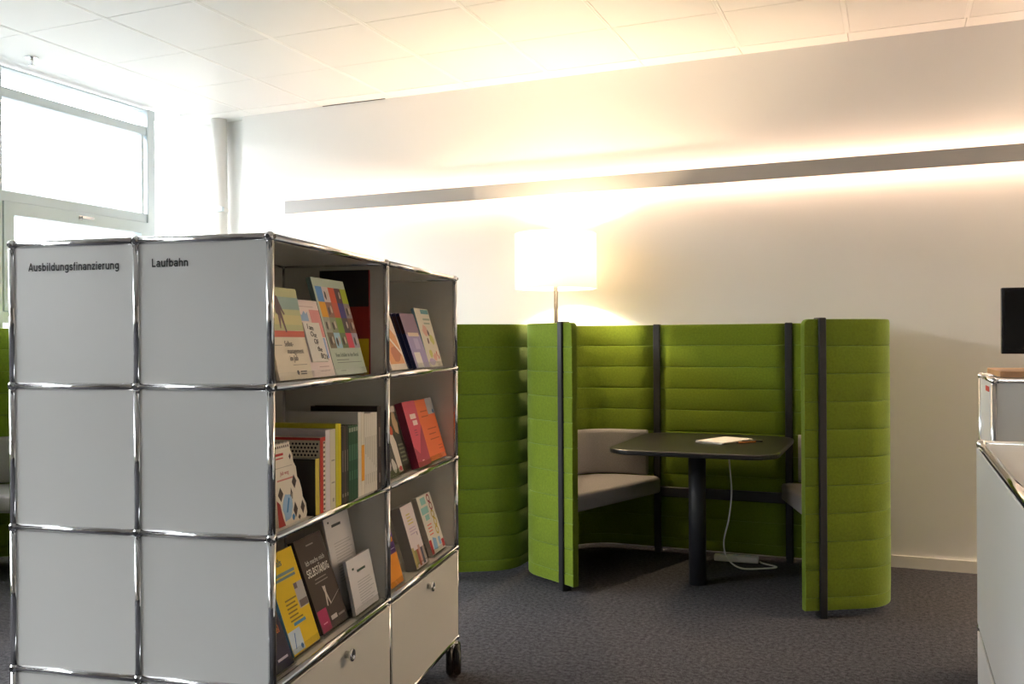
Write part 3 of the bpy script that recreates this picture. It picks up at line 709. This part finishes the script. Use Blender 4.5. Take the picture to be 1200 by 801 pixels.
# --- middle shelf: upright books, spines outward, back covers towards the lettered end
def upright(name, label, lv, u0, u1, h, depth, cover, spine=None, v=0.010, group=None, cat='book', pages=M_pages, soft=True):
    r = shelf_root(name, u1, v, on_shelf(lv), 0, PI / 2)
    book_parts(r, depth, u1 - u0, h, cover, spine, pages, soft); tag(r, label, cat, group); return r
def spine_deco(r, m, t, y0, y1, rects):
    bmq = bmesh.new()
    for a, b, z0, z1 in rects: bmq.faces.new([bmq.verts.new(p) for p in ((-0.0006, t * a, z0), (-0.0006, t * a, z1), (-0.0006, t * b, z1), (-0.0006, t * b, z0))])
    me = bpy.data.meshes.new('spine_print'); bmq.to_mesh(me); bmq.free(); o = obj('spine_print', me, m, r)
    if len(rects) > 1: o['kind'] = 'stuff'
def back_deco(r, m, t, polys):
    return deco(r, m, [P[::-1] for P in polys], t + 0.0006)
r = upright('notebook', 'small black notebook with a yellow spine before the dotted book', 2, 0.262, 0.284, 0.148, 0.100, flat(20, 18, 18), flat(215, 195, 80), v=0.012)
r = upright('dotted_book', 'book with black dotted cream cover and red spine', 2, 0.286, 0.318, 0.201, 0.215, flat(225, 215, 190), flat(205, 60, 50))
T = 0.032
back_deco(r, flat(205, 60, 50), T, [R(0, 0.212, 0.194, 0.201)])
bd = []
for i in range(21):
    for j in range(19):
        x = 0.008 + i * 0.0100 + (0.0050 if j % 2 else 0); z = 0.008 + j * 0.0098
        if x < 0.209: bd.append([(x + 0.0034 * math.cos(2 * PI * k / 6), z + 0.0034 * math.sin(2 * PI * k / 6)) for k in range(6)])
back_deco(r, flat(25, 22, 22), T, bd)
spine_deco(r, flat(235, 225, 205), T, 0, 1, [(0.0, 0.45, 0.004, 0.19)])
spine_deco(r, flat(60, 25, 25), T, 0, 1, [(0.1, 0.4, 0.008 + 0.0125 * k, 0.0135 + 0.0125 * k) for k in range(15)])
upright('white_book', 'thick white book with a lilac tint between the dotted and yellow books', 2, 0.320, 0.348, 0.217, 0.215, flat(222, 212, 215), flat(230, 222, 225))
r = upright('white_book', 'cream book with printed spine leaning on the yellow folder', 2, 0.349, 0.383, 0.216, 0.21, flat(228, 222, 205), flat(226, 220, 200))
spine_deco(r, flat(170, 165, 150), 0.034, 0, 1, [(0.2, 0.8, 0.13, 0.134), (0.2, 0.8, 0.07, 0.074), (0.3, 0.6, 0.02, 0.03)])
upright('yellow_folder', 'bright yellow folder, its cover taller than the white book', 2, 0.385, 0.402, 0.228, 0.205, flat(214, 205, 40), flat(215, 210, 60), cat='folder')
upright('yellow_folder', 'yellow folder next to the dark thin books', 2, 0.403, 0.421, 0.227, 0.205, flat(220, 205, 25), flat(224, 208, 20), cat='folder')
for k, (a, b, c) in enumerate(((0.424, 0.440, (52, 46, 50)), (0.441, 0.457, (74, 58, 56)), (0.458, 0.472, (38, 42, 40)))):
    r = upright('dark_book', ['thin charcoal book beside the yellow folder', 'thin brown book between two dark books', 'thin black book beside the green books'][k], 2, a, b, 0.217, 0.19, flat(*c))
    spine_deco(r, flat(140, 130, 125), b - a, 0, 1, [(0.35, 0.65, 0.09, 0.15), (0.2, 0.8, 0.02, 0.03)])
for k in range(4):
    a = 0.474 + 0.0168 * k
    r = upright('green_book', ['slim dark green volume touching the thin black book', 'slim dark green volume, second from the thin black book', 'slim dark green volume, third from the thin black book', 'slim dark green volume touching the tall white book'][k], 2, a, a + 0.0162, 0.213, 0.19, flat(28, 82, 58), group='dark green volumes')
    spine_deco(r, flat(150, 165, 150), 0.0162, 0, 1, [(0.1, 0.9, 0.196, 0.208)])
    spine_deco(r, flat(60, 115, 90), 0.0162, 0, 1, [(0.1, 0.9, 0.115, 0.16), (0.2, 0.8, 0.06, 0.085)])
upright('white_book', 'tall white book with pale grey cover behind the green volumes', 2, 0.543, 0.566, 0.248, 0.225, flat(222, 218, 212), flat(236, 230, 218))
r = upright('white_book', 'tall cream book with an orange band on its spine', 2, 0.567, 0.589, 0.246, 0.21, flat(235, 228, 214), flat(236, 228, 212))
spine_deco(r, flat(235, 165, 45), 0.022, 0, 1, [(0.0, 1.0, 0.045, 0.150)])
for k in range(6):
    a = 0.591 + 0.0168 * k
    r = upright('white_volume', 'slim white volume, %s from the tall dark brown book' % ('sixth', 'fifth', 'fourth', 'third', 'second', 'first')[k], 2, a, a + 0.0162, 0.240 - 0.001 * (k % 3), 0.20, flat(234, 228, 216), group='slim white volumes')
    spine_deco(r, flat(205, 198, 185), 0.0162, 0, 1, [(0.25, 0.7, 0.12 - 0.01 * k, 0.17), (0.25, 0.6, 0.03, 0.06)])
r = upright('brown_book', 'tall dark brown book against the divider, end of the upright row', 2, 0.694, 0.726, 0.254, 0.22, flat(62, 50, 46), flat(72, 60, 56), soft=False)
spine_deco(r, flat(165, 150, 140), 0.032, 0, 1, [(0.35, 0.55, 0.13, 0.19), (0.3, 0.6, 0.02, 0.05)])
# die-cut white flip book with diamonds standing in front
zf = on_shelf(2)
r = shelf_root('flip_book', 0.098, 0.032, zf, math.radians(5))
out = [(0.0, 0.0), (0.150, 0.0), (0.158, 0.012), (0.156, 0.035), (0.140, 0.055), (0.138, 0.075), (0.128, 0.100), (0.118, 0.110), (0.116, 0.135), (0.104, 0.150), (0.102, 0.168), (0.092, 0.180)]
out += [(0.092 - 0.092 * k / 10, 0.200 + (0.004 if k % 2 else 0.0)) for k in range(11)]
me = prism_me('flip_cover', out, 0, 0.010); c = obj('cover', me, flat(238, 230, 214), r); c.rotation_euler = (PI / 2, 0, 0); c.location = (0, 0.010, 0)
def diamond(cx, cz, a, b): return [(cx - a, cz), (cx, cz - b), (cx + a, cz), (cx, cz + b)]
deco(r, flat(62, 48, 42), [diamond(0.022, 0.078, 0.014, 0.018), diamond(0.098, 0.100, 0.013, 0.018), diamond(0.094, 0.030, 0.012, 0.020), diamond(0.134, 0.030, 0.012, 0.018), diamond(0.086, 0.165, 0.006, 0.008), diamond(0.112, 0.008, 0.008, 0.007)])
deco(r, flat(60, 50, 45), [R(0.004 + 0.0105 * k, 0.010 + 0.0105 * k, 0.190, 0.196) for k in range(8)])
deco(r, flat(160, 195, 225), [blot(0.052, 0.040, 0.028, 0.036, 14, 5)], -0.0008)
deco(r, flat(60, 130, 190), [[(0.045, 0.030), (0.052, 0.030), (0.066, 0.062), (0.060, 0.066)], blot(0.080, 0.014, 0.008, 0.008, 10, 2)], -0.0010)
deco(r, flat(165, 45, 38), [[(0.0, 0.0), (0.036, 0.0), (0.026, 0.02), (0.016, 0.055), (0.0, 0.066)]])
deco(r, flat(200, 60, 60), [R(0.006, 0.052, 0.172, 0.178), R(0.012, 0.050, 0.164, 0.167)])
deco(r, flat(60, 50, 45), [[(0.070, 0.060), (0.074, 0.056), (0.082, 0.078), (0.078, 0.088)], [(0.080, 0.060), (0.083, 0.058), (0.086, 0.074), (0.083, 0.078)]])
words(r, 'Job weg', flat(205, 130, 125), 0.028, 0.124, 0.014); deco(r, flat(215, 140, 130), [R(0.010, 0.100, 0.110, 0.114)]); deco(r, flat(185, 175, 165), [R(0.0, 0.095, 0.142, 0.1435)])
tag(r, 'white die-cut flip book with dark diamonds and a wavy edge', 'book')

# --- middle shelf, far bay
for k in range(2):
    r = leaning('magazine', ['magazine with a portrait and red dot on its white cover', 'second black and white magazine tucked half behind the chrome upright'][k], 'magazine', 2, (0.990, 0.845)[k], (0.050, 0.040)[k], (0.118, 0.130)[k], (0.226, 0.20)[k], 0.012, 0.062, (flat(45, 48, 40), flat(70, 66, 62))[k], flat(205, 195, 188), hold=('clear acrylic stand under the portrait magazine', 'clear acrylic stand under the half hidden magazine')[k])
    if k == 0:
        deco(r, flat(225, 215, 205), [[(0.0, 0.0), (0.048, 0.0), (0.05, 0.10), (0.02, 0.17), (0.045, 0.226), (0.0, 0.226)], R(0.06, 0.118, 0.205, 0.226)])
        deco(r, flat(190, 160, 125), [blot(0.085, 0.165, 0.024, 0.045, 14, 2)], -0.0008)
        deco(r, flat(75, 70, 45), [[(0.045, 0.226), (0.075, 0.226), (0.058, 0.17), (0.075, 0.12), (0.05, 0.13), (0.042, 0.18)]], -0.0010)
        deco(r, flat(195, 70, 40), [[(0.028 + 0.019 * math.cos(2 * PI * q / 14), 0.145 + 0.017 * math.sin(2 * PI * q / 14)) for q in range(14)]], -0.0012)
        deco(r, flat(120, 125, 100), lines(0.062, 0.112, 0.092, 5, 0.014, 0.006, seed=4), -0.0008)
        deco(r, flat(215, 60, 90), [blot(0.03, 0.012, 0.014, 0.009, 10, 3)], -0.0012)
    else:
        deco(r, flat(205, 200, 195), [blot(0.05, 0.05, 0.03, 0.03, 10, 4), blot(0.10, 0.03, 0.02, 0.025, 10, 6), R(0.02, 0.11, 0.15, 0.18)])
r = leaning('pink_book', 'thick raspberry pink book with two white title boxes', 'book', 2, 1.117, 0.019, 0.134, 0.238, 0.028, 0.066, flat(214, 80, 105), flat(130, 35, 62), hold='clear acrylic stand under the raspberry pink book')
deco(r, flat(165, 55, 82), [[(0.0, 0.0), (0.136, 0.0), (0.136, 0.145), (0.10, 0.11), (0.05, 0.045), (0.0, 0.075)]])
deco(r, flat(240, 215, 212), [R(0.045, 0.105, 0.172, 0.190), R(0.058, 0.105, 0.148, 0.166)])
deco(r, flat(150, 60, 80), lines(0.05, 0.085, 0.132, 3, 0.009, 0.003, seed=6)); deco(r, flat(235, 190, 195), [R(0.05, 0.07, 0.018, 0.022)], -0.0010)
r = leaning('orange_book', 'orange book with a grey sticker on its top corner', 'book', 2, 1.264, 0.030, 0.214, 0.234, 0.010, 0.066, flat(236, 120, 70), hold='clear acrylic stand under the orange book')
deco(r, flat(180, 180, 185), [R(0.135, 0.218, 0.172, 0.234)]); deco(r, flat(60, 110, 165), [blot(0.195, 0.182, 0.010, 0.008, 10, 1)], -0.0008)
deco(r, flat(190, 90, 50), lines(0.05, 0.15, 0.19, 2, 0.02, 0.004, seed=2) + lines(0.08, 0.19, 0.12, 3, 0.02, 0.004, seed=8) + lines(0.15, 0.20, 0.05, 2, 0.012, 0.003, seed=9))

# --- lowest open shelf, bay next to the lettered end
r = leaning('navy_brochure', 'navy brochure with small orange and white words beside the yellow book', 'brochure', 1, 0.030, 0.018, 0.118, 0.215, 0.006, 0.078, flat(38, 34, 62), hold='clear acrylic stand under the navy brochure')
words(r, 'Ziel', flat(220, 120, 70), 0.060, 0.085, 0.026, bold=0.01); deco(r, flat(205, 200, 215), [R(0.06, 0.10, 0.13, 0.134), R(0.05, 0.10, 0.022, 0.028), R(0.075, 0.085, 0.12, 0.126)])
r = leaning('yellow_book', 'bright yellow book with a blue sticker, leaning beside the dark brown book', 'book', 1, 0.180, 0.034, 0.152, 0.258, 0.016, 0.084, flat(242, 205, 30), flat(110, 170, 210), hold='clear acrylic stand under the bright yellow book')
words(r, 'Ich als', flat(110, 130, 110), 0.010, 0.222, 0.026, bold=0.012); deco(r, flat(120, 150, 150), [R(0.004, 0.130, 0.196, 0.204), R(0.004, 0.128, 0.185, 0.192)])
deco(r, flat(190, 185, 180), [R(0.100, 0.152, 0.098, 0.165)]); deco(r, flat(120, 105, 100), [R(0.105, 0.150, 0.100, 0.118), R(0.100, 0.118, 0.150, 0.165)], -0.0008)
deco(r, flat(150, 125, 40), lines(0.035, 0.105, 0.135, 6, 0.0105, 0.004, 0.5, 3)); deco(r, flat(70, 140, 185), [R(0.045, 0.110, 0.066, 0.074)])
deco(r, flat(205, 220, 235), [R(0.002, 0.066, 0.004, 0.060)]); deco(r, flat(55, 120, 190), [[(0.020, 0.014), (0.024, 0.014), (0.036, 0.052), (0.032, 0.052)], blot(0.054, 0.014, 0.007, 0.007, 10, 2)], -0.0008)
r = leaning('brown_book', 'dark brown book about self-employment with white title lettering', 'book', 1, 0.356, 0.036, 0.170, 0.262, 0.018, 0.088, flat(72, 58, 52), flat(58, 46, 42), hold='clear acrylic stand under the dark brown book')
words(r, 'Ich mache mich', white, 0.085, 0.186, 0.020, align='CENTER', bold=0.0, xs=0.95); t = obj('cover_lettering', stroke_text('SELBSTÄNDIG', 0.138, 0.0225, 0.13), white, r); t['kind'] = 'stuff'
t.matrix_local = Matrix(((1, 0, 0, 0.016), (0, 0, -1, -0.0010), (0, 1, 0, 0.153), (0, 0, 0, 1)))
deco(r, flat(150, 140, 132), [R(0.05, 0.12, 0.140, 0.143), R(0.045, 0.125, 0.130, 0.133), R(0.06, 0.105, 0.236, 0.240)])
deco(r, flat(215, 205, 195), [[(0.072, 0.062), (0.078, 0.060), (0.086, 0.085), (0.094, 0.062), (0.099, 0.064), (0.091, 0.098), (0.094, 0.115), (0.090, 0.116), (0.086, 0.104), (0.080, 0.118), (0.076, 0.116), (0.081, 0.096)], blot(0.086, 0.112, 0.004, 0.005, 8, 3)])
deco(r, flat(190, 180, 170), [[(0.092, 0.060), (0.168, 0.085), (0.168, 0.087), (0.092, 0.062)]])
deco(r, flat(170, 40, 90), [R(0.004, 0.060, 0.002, 0.062)]); deco(r, flat(225, 150, 180), [R(0.02, 0.045, 0.022, 0.025)], -0.0008)
deco(r, flat(220, 212, 205), [R(0.072, 0.110, 0.020, 0.032)]); deco(r, flat(150, 140, 132), [R(0.118, 0.160, 0.020, 0.026)])
r = leaning('leaflet', 'tall white printed leaflet in the rear pocket of the clear holder', 'leaflet', 1, 0.538, 0.062, 0.178, 0.282, 0.004, 0.058, flat(226, 222, 222), hold='clear holder with a tall rear pocket of white leaflets', sides=True)
deco(r, flat(70, 70, 72), [R(0.045, 0.110, 0.247, 0.255), R(0.022, 0.032, 0.262, 0.268)]); deco(r, flat(188, 185, 185), lines(0.04, 0.165, 0.200, 14, 0.0085, 0.0022, 0.35, 7))
r = leaning('leaflet', 'shorter white printed leaflet at the front beside the chrome divider upright', 'leaflet', 1, 0.538, 0.017, 0.180, 0.158, 0.010, 0.032, flat(232, 228, 228), hold='low clear holder with the shorter white leaflets', sides=True, foot=0.034)
deco(r, flat(70, 90, 80), [R(0.062, 0.125, 0.112, 0.119), R(0.030, 0.044, 0.124, 0.130)]); deco(r, flat(190, 187, 187), lines(0.05, 0.165, 0.086, 9, 0.0078, 0.0020, 0.35, 9))

# --- lowest open shelf, far bay
r = leaning('booklet', 'purple and orange booklet partly behind the chrome upright', 'booklet', 1, 0.828, 0.018, 0.118, 0.225, 0.006, 0.060, flat(85, 45, 120), hold='clear acrylic stand under the purple and orange booklet')
deco(r, flat(235, 150, 40), [R(0, 0.118, 0.0, 0.098), R(0, 0.118, 0.212, 0.225)]); deco(r, flat(235, 150, 40), [R(0.06, 0.11, 0.165, 0.185), R(0.06, 0.11, 0.135, 0.150)], -0.0008); deco(r, flat(205, 190, 225), [R(0.06, 0.11, 0.112, 0.115)], -0.0008)
r = leaning('leaflet_pack', 'thick pack of white leaflets with small photos along the bottom', 'leaflets', 1, 1.086, 0.019, 0.122, 0.222, 0.040, 0.064, flat(232, 220, 222), flat(165, 158, 155), hold='deep clear box holder around the thick pack of leaflets', sides=True)
deco(r, flat(215, 200, 130), lines(0.035, 0.09, 0.190, 4, 0.011, 0.005, 0.3, 2)); deco(r, flat(205, 185, 205), lines(0.03, 0.10, 0.140, 3, 0.010, 0.004, 0.3, 4)); deco(r, flat(130, 110, 130), [R(0.09, 0.096, 0.105, 0.118)])
for k, c in enumerate(((190, 175, 110), (150, 150, 90), (165, 85, 70), (205, 165, 150), (70, 75, 100), (185, 170, 160))):
    deco(r, flat(*c), [R(0.0203 * k, 0.0203 * (k + 1), 0.004 + 0.008 * (k % 2), 0.062 + 0.012 * (k % 3 == 0))])
r = leaning('leaflet_pack', 'white leaflet with teal blocks and a chain of bright rings', 'leaflets', 1, 1.300, 0.030, 0.160, 0.220, 0.018, 0.066, flat(230, 225, 212), flat(200, 190, 175), hold='clear acrylic stand under the leaflet with teal blocks')
deco(r, flat(140, 195, 190), [R(0.03, 0.085, 0.185, 0.212), R(0.012, 0.09, 0.150, 0.176), R(0.035, 0.08, 0.125, 0.145)])
deco(r, flat(225, 130, 110), lines(0.03, 0.09, 0.11, 4, 0.012, 0.005, 0.3, 5)); deco(r, flat(135, 180, 215), [[(0.03, 0.015), (0.075, 0.01), (0.08, 0.05), (0.045, 0.06)], R(0.10, 0.125, 0.02, 0.05)])
deco(r, flat(190, 45, 50), [R(0.0, 0.025, 0.002, 0.055), R(0.130, 0.158, 0.006, 0.035)])
def ring(cx, cz, r0, r1, n=12):
    o = []
    for k in range(n):
        a, b = 2 * PI * k / n, 2 * PI * (k + 1) / n
        o.append([(cx + r0 * math.cos(a), cz + r0 * math.sin(a)), (cx + r1 * math.cos(a), cz + r1 * math.sin(a)), (cx + r1 * math.cos(b), cz + r1 * math.sin(b)), (cx + r0 * math.cos(b), cz + r0 * math.sin(b))])
    return o
for k, c in enumerate(((150, 50, 60), (160, 70, 70), (190, 165, 60), (205, 180, 50), (200, 175, 55))):
    deco(r, flat(*c), ring(0.120 + 0.006 * (k % 2), 0.200 - 0.031 * k, 0.010, 0.017), -0.0008)

# ------------------------------------------------------------------ counter and standing terminal on the right
cn = empty('counter_cabinet', (0.216, 2.79, 0))
frame(cn, [0, 0.75], [-1.5, 0], [0.147, 0.497, 0.997])
for k, (z0, z1) in enumerate(((0.147, 0.497), (0.497, 0.997))):
    obj('door', box_me('door', -0.0115, -0.0065, -1.494, 0.007, z0 + 0.011, z1 - 0.011, 0.0015, 1), M_panel_plain, cn)
    panel('side_panel', cn, M_panel_plain, 'u', -1.5, 0, z0, z1, 0.75)
    for v in (-1.5, 0): panel('end_panel', cn, M_panel_plain, 'v', 0, 0.75, z0, z1, v)
for z in (0.147, 0.497, 0.997): panel('top_panel' if z > 0.9 else 'shelf_panel', cn, M_panel_plain, 'z', 0, 0.75, -1.5, 0, z)
for x, y in ((0.05, -0.05), (0.70, -0.05), (0.05, -1.45), (0.70, -1.45)): castor(cn, (x, y, 0.0), 0.3)
for o in cn.children:
    if o.name.startswith('castor'): o.scale = (1, 1, 0.147 / 0.13)
tag(cn, 'low white counter cabinet with chrome edges in front of the monitor stand', 'cabinet')
tm = empty('terminal_cabinet', (0.307, 3.46, 0))
frame(tm, [0, 0.75], [0, 0.5], [0.142, 0.642, 1.142])
for z0, z1 in ((0.142, 0.642), (0.642, 1.142)):
    for u in (0, 0.75): panel('side_panel', tm, M_panel_plain, 'u', 0, 0.5, z0, z1, u)
    for v in (0, 0.5): panel('front_panel', tm, M_panel_plain, 'v', 0, 0.75, z0, z1, v)
for z in (0.142, 0.642, 1.142): panel('shelf_panel', tm, M_panel_plain, 'z', 0, 0.75, 0, 0.5, z)
obj('wooden_top', box_me('wooden_top', 0.02, 0.73, 0.015, 0.485, 1.1525, 1.173, 0.002, 1), M_wood, tm)
obj('sticker', box_me('sticker', -0.0045, -0.0025, 0.14, 0.26, 1.098, 1.116), M_red, tm)
for x, y in ((0.05, 0.05), (0.70, 0.05), (0.05, 0.45), (0.70, 0.45)): castor(tm, (x, y, 0.0), 0.3)
for o in tm.children:
    if o.name.startswith('castor'): o.scale = (1, 1, 0.142 / 0.13)
tag(tm, 'tall white cabinet with a wooden top carrying the monitor', 'cabinet')
mo = empty('monitor', (0.565, 3.72, 1.173))
obj('bezel', box_me('bezel', -0.21, 0.21, 0.0, 0.035, 0.056, 0.294, 0.003, 2), M_blackgloss, mo)
obj('screen', box_me('screen', -0.199, 0.199, -0.0008, 0.001, 0.072, 0.284), M_screen, mo)
obj('monitor_neck', box_me('monitor_neck', -0.025, 0.025, 0.034, 0.054, 0.008, 0.18, 0.003, 1), M_blackgloss, mo)
obj('monitor_foot', prism_me('monitor_foot', rrect(-0.11, 0.11, -0.06, 0.10, 0.04, 6), 0.0, 0.010, 0.003, 2), M_blackgloss, mo)
tag(mo, 'black computer monitor standing on the wooden cabinet top', 'monitor')
